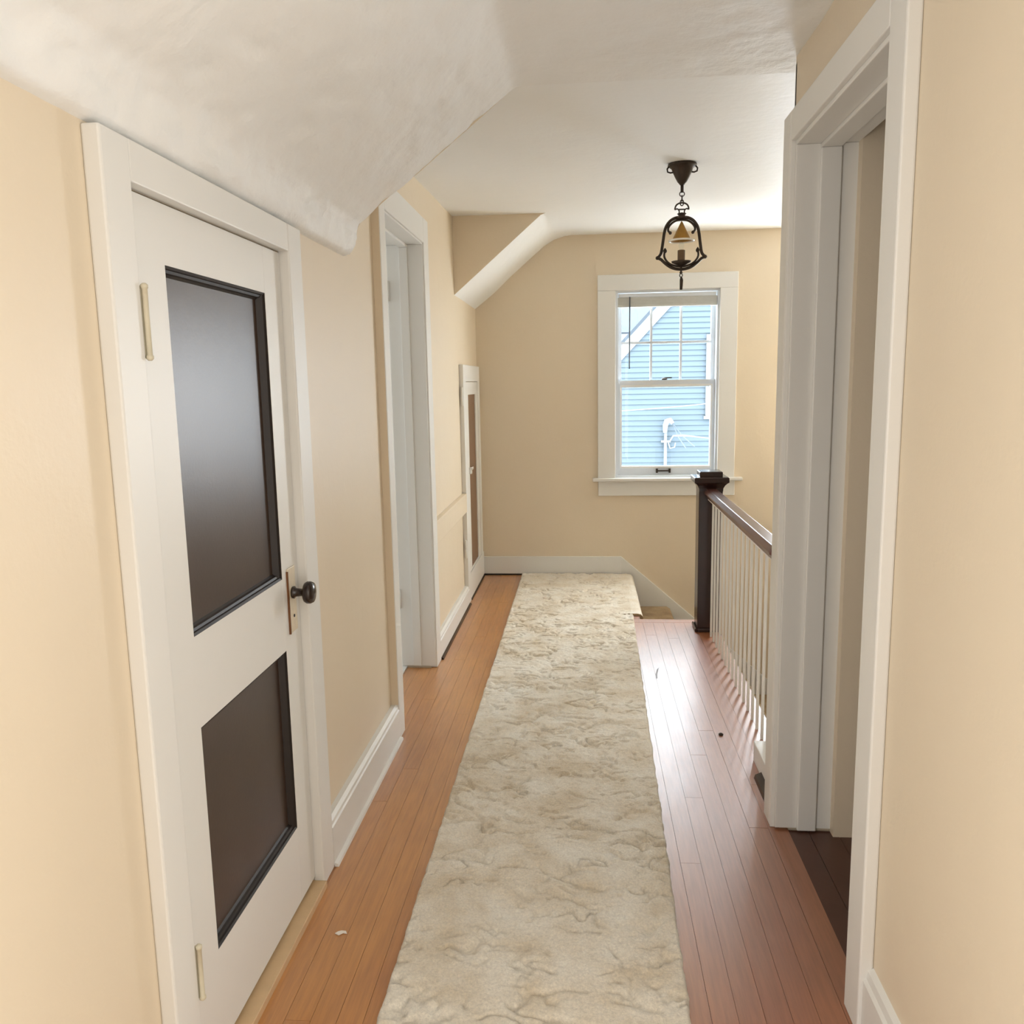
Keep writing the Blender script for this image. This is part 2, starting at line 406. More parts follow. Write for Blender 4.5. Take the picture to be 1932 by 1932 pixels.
lipn = np.exp(-((T - 0.08) / 0.05) ** 2) * (fbm(T * 40, Y * 40 + 3, 3) - 0.5) * 0.026
dn = dn * np.clip(T / 0.05, 0, 1) * np.where(T > seg[12], np.clip((YD - Y) * 4, 0, 1), 1) + lipn
V = np.stack([px[:, None] + nx[:, None] * dn, Y, pz[:, None] + nz[:, None] * dn], -1)
V[0, :, 0] = -0.752
grid_obj('sloped_plaster', V, 'plaster', ceil, label='rough white trowelled slope over the near door')
# triangular end of the slope, facing the dormer
e = MB(); pts = [(x, YD, z) for x, z in prof[:15]]
e.quad(*(pts + [(-0.18, YD, 2.26), (WL - 0.02, YD, 2.26)])).build('slope_end', 'wall', ceil)
# far slope
pf = [(-0.80, 1.83), (-0.75, 1.872), (-0.62, 1.972), (-0.5, 2.082), (-0.37, 2.192), (-0.27, 2.276), (-0.2, 2.318), (-0.13, 2.338), (-0.03, 2.347)]
pf = np.array(pf); sg = np.r_[0, np.cumsum(np.hypot(*np.diff(pf, axis=0).T))]
tt = np.linspace(0, sg[-1], 60); yy = np.linspace(YS, YE + 0.05, 48)
T, Y = np.meshgrid(tt, yy, indexing='ij')
dz = (fbm(T * 4, Y * 4) - 0.5) * 0.01 * np.clip((Y - YS) * 6, 0, 1)
drop = (YE - Y) * 0.036 * np.clip((T - 0.25) / 0.3, 0, 1)
xf = np.interp(T, sg, pf[:, 0]); ka = np.clip((Y - YS) / (YE - YS), 0, 1)
zsharp = np.minimum(1.872 + (xf + 0.75) * 0.846, zc(YS) + 0.004)
V = np.stack([xf, Y, (np.interp(T, sg, pf[:, 1])) * ka ** 1.5 + zsharp * (1 - ka ** 1.5) + dz], -1)
grid_obj('sloped_corner', V, 'ceil', ceil, label='white slope in the far left corner')
MB().quad(*([tuple(p) for p in V[::3, 0, :] if p[2] < zc(YS) + 0.01] + [(-0.1, YS, 2.34), (-0.8, YS, 2.34)])).build('gable_triangle', 'wall', ceil, label='beige triangular end of the far slope')

# ------------------------------------------------------------------ floor with oak strips
fl = MB().box(WL - 0.14, 0.735, YB, 4.72, -0.25, -0.012).box(WL - 0.14, 0.30, 4.72, YE, -0.25, -0.012).box(0.735, 3.0, 0, 2.45, -0.25, -0.012)
floor = fl.build('floor', 'subfloor', kind='structure', label='worn varnished oak strip floor', cat='floor')
MB().box(WL + 0.01, 0.58, YB, 0.3, -0.012, -0.0005).build('rear_boards', 'oak', floor)
pm = MB().box(-0.5, 0.5, -0.5, 0.5, -0.5, 0.5)
PW = 0.0577; first = True; plank_me = None
def plank(x0, x1, y0, y1, z1=0.0):
    global plank_me
    g = 0.0004
    cx, cy = (x0 + x1) / 2, (y0 + y1) / 2
    if plank_me is None:
        me = bpy.data.meshes.new('floorboard'); me.from_pydata(pm.v, [], pm.f); me.materials.append(MT['oak']); plank_me = me
    o = bpy.data.objects.new('floorboard', plank_me); COL.objects.link(o)
    dz = random.uniform(-0.0006, 0)
    o.location = Vector((cx, cy, z1 - 0.006 + dz)) - wloc(floor); o.parent = floor
    o.scale = (x1 - x0 - 2 * g, y1 - y0 - 2 * g, 0.012)
x = 0.208 - 17 * PW
k = 0
while x < 3.0:
    x1 = x + PW
    lim = 4.66 if x > 0.24 else YE - 0.0
    lo = 0.3; hi = lim
    if x > 0.725: hi = 2.44
    if x1 > 0.66 and x <= 0.725: hi = 4.66
    if x > 0.585: hi = 4.66 if x < 0.725 else 0; lo = 2.545
    if x > 0.75: break
    under_rug = x > -0.43 and x1 < 0.19
    y = lo - random.uniform(0, 0.9)
    while y < hi:
        L = 2.2 if under_rug else random.choice((0.9, 1.2, 1.5, 1.8, 2.1))
        if not under_rug and abs(x - (0.208 + PW)) < 0.01 and y < 2.0: L = 2.235 - y if 2.235 - y > 0.4 else L
        if not under_rug and abs(x - (0.208 + 2 * PW)) < 0.01 and y < 2.3: L = 2.62 - y if 2.62 - y > 0.4 else L
        a, b_ = max(y, lo), min(y + L, hi)
        if b_ - a > 0.05:
            plank(max(x, WL + 0.002), x1, a, b_)
        y += L
    x = x1; k += 1
for q in range(2):
    plank(-0.868 + q * 0.06, -0.868 + (q + 1) * 0.06, D2[0] + 0.009, D2[1] - 0.009)
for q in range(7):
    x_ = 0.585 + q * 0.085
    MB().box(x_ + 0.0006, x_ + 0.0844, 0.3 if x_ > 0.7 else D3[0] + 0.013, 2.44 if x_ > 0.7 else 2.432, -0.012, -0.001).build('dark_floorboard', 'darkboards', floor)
MB().prism([(0.322, 3.74), (0.330, 3.75), (0.332, 3.80), (0.346, 3.88), (0.352, 3.90), (0.337, 3.87), (0.324, 3.80)], 2, 0.0, 0.0004).build('scuff_mark', 'scuff', floor, label='grey scuff on the shiny boards')
# nosing boards along the stair opening
MB().box(0.262, 0.735, 4.66, 4.73, -0.03, 0.0).build('nosing', 'oak', floor, bevel=0.004)
MB().box(0.262, 0.315, 4.73, YE - 0.001, -0.03, 0.0005).build('nosing', 'oak', floor, bevel=0.006)

# ------------------------------------------------------------------ baseboards
def base_left(name, y0, y1, h, label):
    r = empty(name, (CL - 0.015, (y0 + y1) / 2, 0), label, 'baseboard', 'structure')
    MB().prism([(WL, 0.006), (CL, 0.006), (CL, h - 0.022), (CL - 0.004, h - 0.018), (CL - 0.005, h - 0.008), (CL - 0.014, h), (WL, h)], 1, y0, y1).build('board', 'trim', r)
    MB().prism([(CL, 0.0), (CL + 0.012, 0.0), (CL + 0.010, 0.009), (CL, 0.012)], 1, y0, y1).build('shoe_moulding', 'newel' if y0 > 3.5 else 'trim', r)
base_left('baseboard_left', 2.16, 3.03, 0.14, 'white baseboard between the panelled door and the tall doorway')
base_left('baseboard_far', 3.975, 5.03, 0.118, 'white baseboard below the panelled wall past the tall doorway')
base_left('baseboard_near', YB, 1.262, 0.14, 'white baseboard left of the panelled door')
r = empty('baseboard_end', (-0.1, YE - 0.01, 0), 'white baseboard on the end wall that slopes down the stairs', 'baseboard', 'structure')
MB().prism([(WL, 0.004), (0.253, 0.004), (0.253, 0.132), (WL, 0.132)], 1, YE - 0.022, YE).build('board', 'trim', r, bevel=0.002)
MB().prism([(0.253, 0.132), (0.253, -0.3), (0.45, -0.5), (1.88, -1.72), (1.88, -1.272)], 1, YE - 0.022, YE).build('stair_skirt', 'trim', r, bevel=0.002)
MB().box(WL, -0.40, YE - 0.03, YE - 0.022, 0.0, 0.01).build('shoe_moulding', 'dark', r)
r = empty('baseboard_right', (0.58, 0.8, 0), 'white baseboard low on the near right wall', 'baseboard', 'structure')
MB().prism([(WR, 0.0), (0.568, 0.0), (0.568, 0.125), (0.574, 0.132), (0.577, 0.148), (WR, 0.155)], 1, YB, 1.617).build('board', 'trim', r)
# low plinth and shoe between the right casing and the balusters
r = empty('baseboard_plinth', (0.64, 2.73, 0), 'low white plinth beside the right door casing at the first baluster', 'baseboard', 'structure')
MB().box(0.60, 0.70, 2.536, 2.91, 0.0, 0.075).build('board', 'trim', r, bevel=0.003)
MB().prism([(0.60, 0.0), (0.575, 0.0), (0.579, 0.012), (0.60, 0.022)], 1, 2.54, 2.77).build('shoe_moulding', 'newel', r)
# cream rail board on the left wall past the doorway
MB().box(WL, CL - 0.002, 3.975, 5.03, 0.585, 0.70).build('trim_1', 'wall', kind='structure', bevel=0.003, label='cream horizontal rail board on the far left wall', cat='trim')

# ------------------------------------------------------------------ near left door
d = empty('door_1', (WL, 1.73, 0), 'white door with two dark glossy panels and a dark knob', 'door', 'structure')
FX = -0.745; BX = -0.785; PXF = -0.764
y0, y1 = D1[0] + 0.003, D1[1] - 0.003; zt = D1[2] - 0.004; zb = 0.03
P1 = (1.482, 1.962, 0.892, 1.580); P2 = (1.482, 1.950, 0.235, 0.710)
for a, b_ in ((y0, P1[0]), (1.956, y1)): MB().box(BX, FX, a, b_, zb, zt).build('stile', 'trim', d)
for a, b_ in ((zb, P2[2]), (P2[3], P1[2]), (P1[3], zt)): MB().box(BX, FX - 0.0003, P1[0], 1.956, a, b_).build('rail', 'trim', d)
for p in (P1, P2):
    MB().box(PXF - 0.008, PXF, p[0], 1.956, p[2], p[3]).build('panel', 'panelwood', d, label='dark glossy varnished panel')
    def mould(pts, axis, a, b_): MB().prism(pts, axis, a, b_).build('panel_moulding', 'dark', d)
    e2 = 1.956
    for (za, sgn) in ((p[2], 1), (p[3], -1)):
        MB().prism([(PXF, za), (FX - 0.001, za), (FX - 0.004, za + sgn * 0.005), (FX - 0.008, za + sgn * 0.006), (FX - 0.010, za + sgn * 0.011), (PXF + 0.004, za + sgn * 0.013), (PXF, za + sgn * 0.017)], 1, p[0], e2).build('panel_moulding', 'dark', d)
    MB().prism([(PXF, e2), (FX - 0.001, e2), (FX - 0.005, e2 - 0.006), (PXF + 0.004, e2 - 0.012), (PXF, e2 - 0.014)], 2, p[2], p[3]).build('panel_moulding', 'dark', d)
    MB().prism([(PXF, p[0]), (FX - 0.001, p[0]), (FX - 0.005, p[0] + 0.006), (PXF + 0.004, p[0] + 0.012), (PXF, p[0] + 0.014)], 2, p[2], p[3]).build('panel_moulding', 'dark', d)
MB().box(WL, CL, 1.262, D1[0], 0.0, 1.757).build('casing', 'trim', d, bevel=0.004)
MB().box(WL, CL, D1[1], 2.16, 0.0, 1.757).build('casing', 'trim', d, bevel=0.004)
MB().box(WL, CL - 0.0005, D1[0], D1[1], D1[2], 1.757).build('casing', 'trim', d, bevel=0.003)
for za, zb_ in ((1.412, 1.529), (0.236, 0.342)):
    h = MB().lathe([(0.003, za - 0.004), (0.0062, za - 0.001), (0.0062, za + 0.004), (0.0048, za + 0.005), (0.0048, zb_ - 0.005), (0.0062, zb_ - 0.004), (0.0062, zb_ + 0.001), (0.003, zb_ + 0.004)], (CL + 0.004, 1.349, 0), 2, 12).build('hinge', 'hingepaint', d, smooth=True, label='old painted door hinge')
    MB().box(FX, CL + 0.004, 1.3475, 1.3505, za, zb_).build('hinge_leaf', 'hingepaint', h)
pl = MB().box(FX, FX + 0.004, 1.984, 2.036, 0.745, 0.912).build('escutcheon', 'plate', d, bevel=0.002, label='worn pale metal door plate')
MB().box(FX, FX + 0.0045, 1.9815, 1.9862, 0.744, 0.905).build('worn_edge', 'rust', pl)
MB().lathe([(0.004, -0.001), (0.004, 0.0012)], (FX + 0.0042, 2.012, 0.785), 0, 12).build('keyhole', 'dark', pl)
kn = MB().lathe([(0.015, 0.0), (0.016, 0.006), (0.011, 0.010), (0.0095, 0.026), (0.014, 0.031), (0.025, 0.034), (0.0285, 0.040), (0.0285, 0.048), (0.025, 0.055), (0.012, 0.059), (0.001, 0.060)], (FX + 0.003, 2.010, 0.846), 0, 28)
kn.build('knob', 'knob', d, smooth=True, label='dark round door knob')
MB().box(-0.80, -0.712, D1[0], D1[1], -0.002, 0.018).build('threshold', 'rawwood', d, bevel=0.002, label='bare pale wood threshold')
MB().box(-0.80, -0.787, D1[0], D1[1], 0.0, D1[2]).build('door_stop', 'dark', d)

# ------------------------------------------------------------------ tall left doorway
d = empty('door_2', (WL, 3.5, 0), 'tall white cased doorway on the left with no door showing', 'doorway', 'structure')
MB().box(WL, CL, 3.03, D2[0], 0.0, 2.105).build('casing', 'trim', d, bevel=0.003)
MB().box(WL, CL, D2[1], 3.975, 0.0, 2.105).build('casing', 'trim', d, bevel=0.003)
MB().box(WL, CL - 0.0005, D2[0], D2[1], D2[2], 2.105).build('casing', 'trim', d, bevel=0.003)
MB().box(WL, CL - 0.003, 3.0285, 3.0299, 0.14, 2.10).build('casing_edge', 'wall', d, label='thin strip in the wall colour on the casing edge')  # covers the near casing edge in the wall colour
MB().box(-0.892, -0.727, D2[1] - 0.008, D2[1] + 0.0, 0.008, D2[2] - 0.008).build('jamb', 'trim', d, bevel=0.002)
MB().box(-0.892, -0.727, D2[0], D2[0] + 0.008, 0.0, D2[2] - 0.008).build('jamb', 'trim', d, bevel=0.002)
MB().box(-0.892, -0.727, D2[0], D2[1], D2[2] - 0.008, D2[2]).build('jamb', 'trim', d, bevel=0.002)
MB().box(-0.835, -0.795, D2[1] - 0.020, D2[1] - 0.008, 0.012, D2[2] - 0.020).build('door_stop', 'trim', d, bevel=0.002)
MB().box(-0.835, -0.795, D2[0], D2[1], D2[2] - 0.020, D2[2] - 0.008).build('door_stop', 'trim', d, bevel=0.002)
for z in (1.74, 0.3):
    MB().lathe([(0.006, z), (0.006, z + 0.09)], (-0.889, D2[1] - 0.014, 0), 2, 10).build('hinge', 'trim', d, smooth=True)
MB().box(-0.90, -0.868, D2[0], D2[1], -0.005, 0.006).build('threshold', 'tile', d)

# ------------------------------------------------------------------ right doorway with open door
d = empty('door_3', (0.65, 2.1, 0), 'white cased doorway on the right with its door standing open', 'door', 'structure')
MB().prism([(WR, 2.447), (CR, 2.447), (CR - 0.0, 2.456), (CR + 0.004, 2.459), (CR, 2.463), (CR, 2.535), (WR, 2.535)], 2, 0.0, 2.075).build('casing', 'trim', d, bevel=0.002)
MB().box(CR, WR, 1.617, D3[0], 0.0, 2.075).build('casing', 'trim', d, bevel=0.004)
MB().box(CR, WR, D3[0], 2.447, D3[2], 2.075).build('casing', 'trim', d, bevel=0.003)
MB().box(WR, 0.738, 2.524, 2.540, 0.0, 2.22).build('casing_return', 'trim', d)
MB().box(0.572, 0.737, D3[1] - 0.012, D3[1], 0.006, D3[2] - 0.012).build('jamb', 'trim', d, bevel=0.002)
MB().box(0.572, 0.737, D3[0], D3[0] + 0.012, 0.0, D3[2] - 0.012).build('jamb', 'trim', d, bevel=0.002)
MB().box(0.572, 0.737, D3[0], D3[1], D3[2] - 0.012, D3[2]).build('jamb', 'trim', d, bevel=0.002)
MB().box(0.635, 0.690, D3[1] - 0.024, D3[1] - 0.012, 0.003, D3[2] - 0.024).build('door_stop', 'trim', d, bevel=0.003)
MB().box(0.635, 0.690, D3[0], D3[1], D3[2] - 0.024, D3[2] - 0.012).build('door_stop', 'trim', d, bevel=0.003)
th = math.radians(66); hx, hy = 0.748, 2.424
dv = (math.sin(th), -math.cos(th)); nv = (-math.cos(th), -math.sin(th))   # along the leaf, towards the viewer
def L(a, t): return (hx + dv[0] * a + nv[0] * t, hy + dv[1] * a + nv[1] * t)
lf = MB().prism([L(0, 0), L(0.72, 0), L(0.72, -0.036), L(0, -0.036)], 2, 0.012, 1.978).build('door_leaf', 'trim', d, bevel=0.002)
for a, b_, z0, z1 in ((0.12, 0.60, 0.95, 1.85), (0.12, 0.60, 0.25, 0.80)):
    MB().prism([L(a, 0.001), L(b_, 0.001), L(b_, -0.004), L(a, -0.004)], 2, z0, z1).build('door_panel', 'trim', lf, bevel=0.003)
kx, ky = L(0.66, 0.03)
MB().lathe([(0.006, -0.03), (0.008, -0.005), (0.024, 0.0), (0.027, 0.012), (0.02, 0.024), (0.002, 0.028)], (kx, ky, 0.9), 2, 20).build('knob', 'knob', lf, smooth=True)
for z in (1.70, 0.31):
    h = MB().lathe([(0.003, z - 0.008), (0.007, z), (0.007, z + 0.045), (0.0062, z + 0.046), (0.007, z + 0.047), (0.007, z + 0.095), (0.003, z + 0.103)], (0.742, 2.436, 0), 2, 12).build('hinge', 'hingepaint', d, smooth=True)

# ------------------------------------------------------------------ low access door in the far left corner
d = empty('door_4', (WL, 5.4, 0), 'low white access door with a narrow brown panel in the far corner', 'door', 'structure')
AX = -0.724
MB().box(WL, AX, 5.03, 5.14, 0.0, 1.478).build('casing', 'trim', d, bevel=0.002)
MB().box(WL, AX, 5.70, 5.80, 0.175, 1.478).build('casing', 'trim', d, bevel=0.002)
MB().box(WL, AX, 5.14, 5.70, 1.378, 1.478).build('casing', 'trim', d, bevel=0.002)
MB().box(WL, AX, 5.14, 5.84, 0.012, 0.175).build('bottom_board', 'trim', d, bevel=0.002)
MB().box(WL, AX + 0.004, 5.14, 5.84, 0.0, 0.012).build('shoe_moulding', 'dark', d)
lf = MB().box(WL, AX - 0.004, 5.143, 5.24, 0.18, 1.374).box(WL, AX - 0.004, 5.585, 5.697, 0.18, 1.374).box(WL, AX - 0.004, 5.24, 5.585, 1.295, 1.374).box(WL, AX - 0.004, 5.24, 5.585, 0.18, 0.19).build('door_leaf', 'trim', d)
MB().box(WL, AX - 0.010, 5.24, 5.585, 0.19, 1.295).build('panel', 'brownpanel', lf, label='brown stained panel')
la = MB().box(AX - 0.004, AX + 0.012, 5.205, 5.235, 0.80, 0.84).box(AX + 0.006, AX + 0.012, 5.205, 5.30, 0.822, 0.838).build('latch', 'trim', d, bevel=0.002)
for z in (1.235, 0.30):
    MB().lathe([(0.004, z - 0.006), (0.008, z), (0.008, z + 0.05), (0.0066, z + 0.052), (0.008, z + 0.054), (0.008, z + 0.105), (0.004, z + 0.111)], (AX - 0.010, 5.021, 0), 2, 12).build('hinge', 'trim', d, smooth=True)

# ------------------------------------------------------------------ end window
wn = empty('window_1', (0.56, YE, 0.69), 'white double-hung window with a six-pane upper sash', 'window', 'structure')
YC = YE - 0.02
x0, x1, z0, z1 = WIN
MB().box(0.09, x0 - 0.004, YC, YE, z0 - 0.008, 1.968).build('casing', 'trim', wn, bevel=0.003)
MB().box(x1 + 0.004, 1.026, YC, YE, z0 - 0.008, 1.968).build('casing', 'trim', wn, bevel=0.003)
MB().box(0.09, 1.026, YC - 0.002, YE, 1.968, 2.072).build('casing', 'trim', wn, bevel=0.003)
MB().box(0.052, 1.078, YE - 0.055, YE + 0.05, 0.672, 0.694).build('stool', 'trim', wn, bevel=0.005)
MB().box(0.092, 1.030, YC, YE, 0.568, 0.672).build('apron', 'trim', wn, bevel=0.003)
fr = plate(1, YE - 0.004, YE + 0.16, [x0 - 0.004, x0 + 0.012, x1 - 0.012, x1 + 0.004], [z0 - 0.006, z0 + 0.008, z1 - 0.012, z1 + 0.004], inr([(x0 + 0.012, x1 - 0.012, z0 + 0.008, z1 - 0.012)]))
fr.build('frame', 'vinyl', wn)
def sash(name, y0, y1, xa, xb, za, zb, sw_, bw, tw, label):
    s = plate(1, y0, y1, [xa, xa + sw_, xb - sw_, xb], [za, za + bw, zb - tw, zb], inr([(xa + sw_, xb - sw_, za + bw, zb - tw)])).build(name, 'vinyl', wn, label=label)
    return s, (xa + sw_, xb - sw_, za + bw, zb - tw)
us, g = sash('upper_sash', YE + 0.075, YE + 0.105, x0 + 0.012, x1 - 0.012, 1.315, z1 - 0.012, 0.028, 0.04, 0.035, 'six-pane upper sash')
xm = [g[0], g[0] + (g[1] - g[0]) * 0.335, g[0] + (g[1] - g[0]) * 0.668, g[1]]; zm = [g[2], 1.622, g[3]]
for xx in xm[1:3]: MB().box(xx - 0.0075, xx + 0.0075, YE + 0.080, YE + 0.1, g[2], g[3]).build('muntin', 'vinyl', us)
MB().box(g[0], g[1], YE + 0.081, YE + 0.099, zm[1] - 0.0075, zm[1] + 0.0075).build('muntin', 'vinyl', us)
for i in range(3):
    for j in range(2):
        MB().box(xm[i], xm[i + 1], YE + 0.089, YE + 0.091, zm[j], zm[j + 1]).build('pane', 'glass', us)
ls, g = sash('lower_sash', YE + 0.035, YE + 0.068, x0 + 0.012, x1 - 0.012, z0 + 0.008, 1.365, 0.030, 0.062, 0.045, 'single-pane lower sash')
MB().box(g[0], g[1], YE + 0.050, YE + 0.053, g[2], g[3]).build('pane', 'glass', ls)
bead = plate(1, YE + 0.031, YE + 0.036, [g[0] - 0.012, g[0], g[1], g[1] + 0.012], [g[2] - 0.014, g[2], g[3], g[3] + 0.014], inr([(g[0], g[1], g[2], g[3])]))
bead.build('glazing_bead', 'trim', ls, bevel=0.001)
lk = MB().lathe([(0.02, 0.0), (0.02, 0.008), (0.012, 0.014), (0.002, 0.015)], (0.55, YE + 0.05, 1.366), 2, 16).box(0.548, 0.60, YE + 0.043, YE + 0.053, 1.376, 1.384)
lk.build('sash_lock', 'iron', wn, label='dark metal sash lock')
lx, lz = 0.545, 0.738
MB().box(lx - 0.05, lx - 0.038, YE + 0.012, YE + 0.036, lz - 0.014, lz + 0.014).box(lx + 0.038, lx + 0.05, YE + 0.012, YE + 0.036, lz - 0.014, lz + 0.014).box(lx - 0.04, lx + 0.04, YE + 0.012, YE + 0.018, lz - 0.005, lz + 0.005).build('sash_lift', 'iron', wn, label='dark metal sash lift')
# raised blind
bl = empty('window_blind', (0.56, YE + 0.02, 1.87), 'raised grey blind gathered at the top of the window', 'blind')
MB().box(x0 + 0.018, x1 - 0.018, YE + 0.004, YE + 0.032, 1.922, 1.948).build('headrail', 'vinyl', bl, bevel=0.003)
for i in range(9):
    z = 1.872 + i * 0.0056
    MB().box(x0 + 0.004, x1 - 0.014, YE + 0.002, YE + 0.030, z, z + 0.0046).build('slat', 'blind', bl)
MB().box(x0 + 0.004, x1 - 0.014, YE + 0.001, YE + 0.031, 1.858, 1.8715).build('bottom_rail', 'blind', bl, bevel=0.002)
MB().tube([(0.308, YE - 0.006, 1.925), (0.307, YE - 0.008, 1.7), (0.306, YE - 0.008, 1.445)], 0.0042, 6).build('wand', 'cable', bl, smooth=True)

# ------------------------------------------------------------------ stairs down
st = empty('stairs', (0.9, 5.3, -1.2), 'carpeted stairs going down past the newel post', 'stairs', 'structure')
for i in range(6):
    xa = 0.302 + 0.25 * i; zt_ = -0.232 - 0.215 * i
    MB().box(xa, xa + 0.275, 4.73, YE - 0.024, zt_ - 0.03, zt_ - 0.008).build('tread', 'newel', st)
    MB().box(xa + 0.0, xa + 0.02, 4.73, YE - 0.024, zt_ - 0.03, zt_ + 0.185).build('riser', 'newel', st)
    MB().prism([(xa + 0.02, zt_ - 0.008), (xa + 0.265, zt_ - 0.008), (xa + 0.285, zt_ - 0.02), (xa + 0.290, zt_ - 0.05), (xa + 0.297, zt_ - 0.05), (xa + 0.294, zt_ - 0.01), (xa + 0.27, zt_ + 0.006), (xa + 0.02, zt_ + 0.006)], 1, 4.76, YE - 0.03).build('stair_carpet', 'staircarpet', st)

# ------------------------------------------------------------------ balustrade
bs = empty('balustrade', (0.668, 3.7, 0), 'stair railing with dark newel post, dark handrail and white balusters', 'railing')
nw = (0.605, 0.730, 4.485, 4.607)
ncx, ncy = (nw[0] + nw[1]) / 2, (nw[2] + nw[3]) / 2
np_ = MB().box(nw[0], nw[1], nw[2], nw[3], 0.0, 0.80).build('newel_post', 'newel', bs, bevel=0.004, label='dark stained square newel post')
def sq(mb, prof, cx, cy):
    i = len(mb.v)
    for r_, h in prof:
        for sx, sy in ((-1, -1), (1, -1), (1, 1), (-1, 1)): mb.v.append((cx + sx * r_, cy + sy * r_, h))
    for j in range(len(prof) - 1):
        for k in range(4):
            k2 = (k + 1) % 4; mb.f.append((i + 4 * j + k, i + 4 * j + k2, i + 4 * j + 4 + k2, i + 4 * j + 4 + k))
    mb.f.append((i, i + 1, i + 2, i + 3)); t = i + 4 * (len(prof) - 1); mb.f.append((t, t + 1, t + 2, t + 3)); return mb
sq(MB(), [(0.0625, 0.772), (0.064, 0.790), (0.072, 0.806), (0.083, 0.818), (0.090, 0.822), (0.090, 0.846), (0.086, 0.850), (0.062, 0.852), (0.060, 0.853), (0.060, 0.874), (0.056, 0.878)], ncx, ncy).build('newel_cap', 'newel', np_, label='stepped dark newel cap')
for a in ((nw[0] - 0.012, nw[0], nw[2] - 0.012, nw[3] + 0.01), (nw[0], nw[1], nw[2] - 0.012, nw[2])):
    MB().box(a[0], a[1], a[2], a[3], 0.0, 0.022).build('base_moulding', 'newel', np_, bevel=0.005)
HX = 0.668
hp = [(-0.022, -0.052), (-0.024, -0.036), (-0.035, -0.030), (-0.036, -0.022), (-0.024, -0.001), (-0.021, 0.0), (0.021, 0.0), (0.024, -0.001), (0.036, -0.022), (0.035, -0.030), (0.024, -0.036), (0.022, -0.052)]
MB().prism([(HX + a, 0.790 + b_) for a, b_ in hp], 1, 2.895, nw[2]).build('handrail', 'rail', bs, bevel=0.002, label='dark polished handrail')
MB().box(HX - 0.016, HX + 0.016, 2.90, nw[2], 0.728, 0.739).build('fillet', 'trim', bs)
mb = MB().box(-0.005, 0.005, -0.005, 0.005, 0.0, 0.728)
bme = None
yb = 4.40
while yb > 2.98:
    if bme is None:
        o = mb.build('baluster', 'trim', None); bme = o.data
        o.parent = bs; o.location = Vector((HX, yb, 0.364)) - wloc(bs)
    else:
        o = bpy.data.objects.new('baluster', bme); COL.objects.link(o); o.parent = bs; o.location = Vector((HX, yb, 0.364)) - wloc(bs)
    yb -= 0.0933
MB().box(0.640, 0.697, 2.875, 2.905, 0.075, 0.735).build('half_post', 'trim', bs, bevel=0.003)

# ------------------------------------------------------------------ carpet runner
ry = np.concatenate([np.arange(-0.6, 1.3, 0.03), np.arange(1.3, YE - 0.03, 0.0048)])
rs = np.linspace(0, 1, 146)
Sg, Yg = np.meshgrid(rs, ry, indexing='ij')
jl = (fbm(Yg * 0 + 3.1, Yg * 30, 3) - 0.5) * 0.008; jr = (fbm(Yg * 0 + 8.1, Yg * 30, 3) - 0.5) * 0.008
xl = -0.455 + jl; xr = 0.222 + (Yg - 1.62) * 0.0178 + jr
Xg = xl + (xr - xl) * Sg
big = fbm(Xg * 5, Yg * 5, 4) - 0.5
wx = Xg + (fbm(Xg * 14 + 4, Yg * 14, 3) - 0.5) * 0.10; wy = Yg + (fbm(Xg * 14 + 9, Yg * 14 + 5, 3) - 0.5) * 0.10
rid = np.abs(fbm(wx * 9 + 20, wy * 15 + 3, 2) - 0.5)
msk = np.clip((fbm(Xg * 8 + 31, Yg * 11 + 7, 3) - 0.47) * 9, 0, 1)
crack = np.exp(-(rid / 0.045) ** 2) * msk
rid2 = np.abs(fbm(wx * 16 + 50, wy * 34 + 13, 2) - 0.5)
crack = crack + 0.7 * np.exp(-(rid2 / 0.075) ** 2) * np.clip((fbm(Xg * 13 + 3, Yg * 15 + 17, 3) - 0.5) * 9, 0, 1)
fine = fbm(Xg * 70, Yg * 70, 3) - 0.5
fib = fbm(Xg * 90 + 40, Yg * 190, 2) - 0.5
h = 0.0145 + big * 0.008 - crack * 0.013 + fine * 0.005 + fib * 0.003
edge = np.minimum(Sg, 1 - Sg) * 0.68
h = h * np.clip(edge / 0.006, 0, 1) ** 0.5
h = np.maximum(h, 0.0005) + 0.0012
h[0, :] = 0.0; h[-1, :] = 0.0
rug = grid_obj('carpet_runner', np.stack([Xg, Yg, h], -1), 'carpet', label='long beige shag carpet runner down the hall floor', cat='rug')
# end of the runner folded over the stair nosing
fp = np.array([(0.20, 0.012), (0.26, 0.0145), (0.30, 0.0145), (0.322, 0.010), (0.333, -0.004), (0.338, -0.03), (0.339, -0.075), (0.336, -0.125), (0.326, -0.127), (0.326, -0.07), (0.322, -0.03), (0.317, -0.008), (0.30, 0.002), (0.20, 0.002)])
sg = np.r_[0, np.cumsum(np.hypot(*np.diff(fp, axis=0).T))]
tt = np.linspace(0, sg[-1], 110); yy = np.arange(4.79, YE - 0.045, 0.0065)
T, Y = np.meshgrid(tt, yy, indexing='ij')
fx_ = np.interp(T, sg, fp[:, 0]); fz_ = np.interp(T, sg, fp[:, 1])
o_ = (T < 0.30) * (fbm(T * 6 + 3, Y * 6) - 0.5) * 0.006 + (T < 0.30) * (fbm(T * 60 + 3, Y * 60) - 0.5) * 0.003
flap = grid_obj('folded_edge', np.stack([fx_ + o_ * (T > 0.12), Y, fz_ + o_ * (T <= 0.14)], -1), 'carpet', rug)
MB().quad(*[(a, 4.7902, b_) for a, b_ in fp]).build('cut_edge', 'staircarpet', rug)

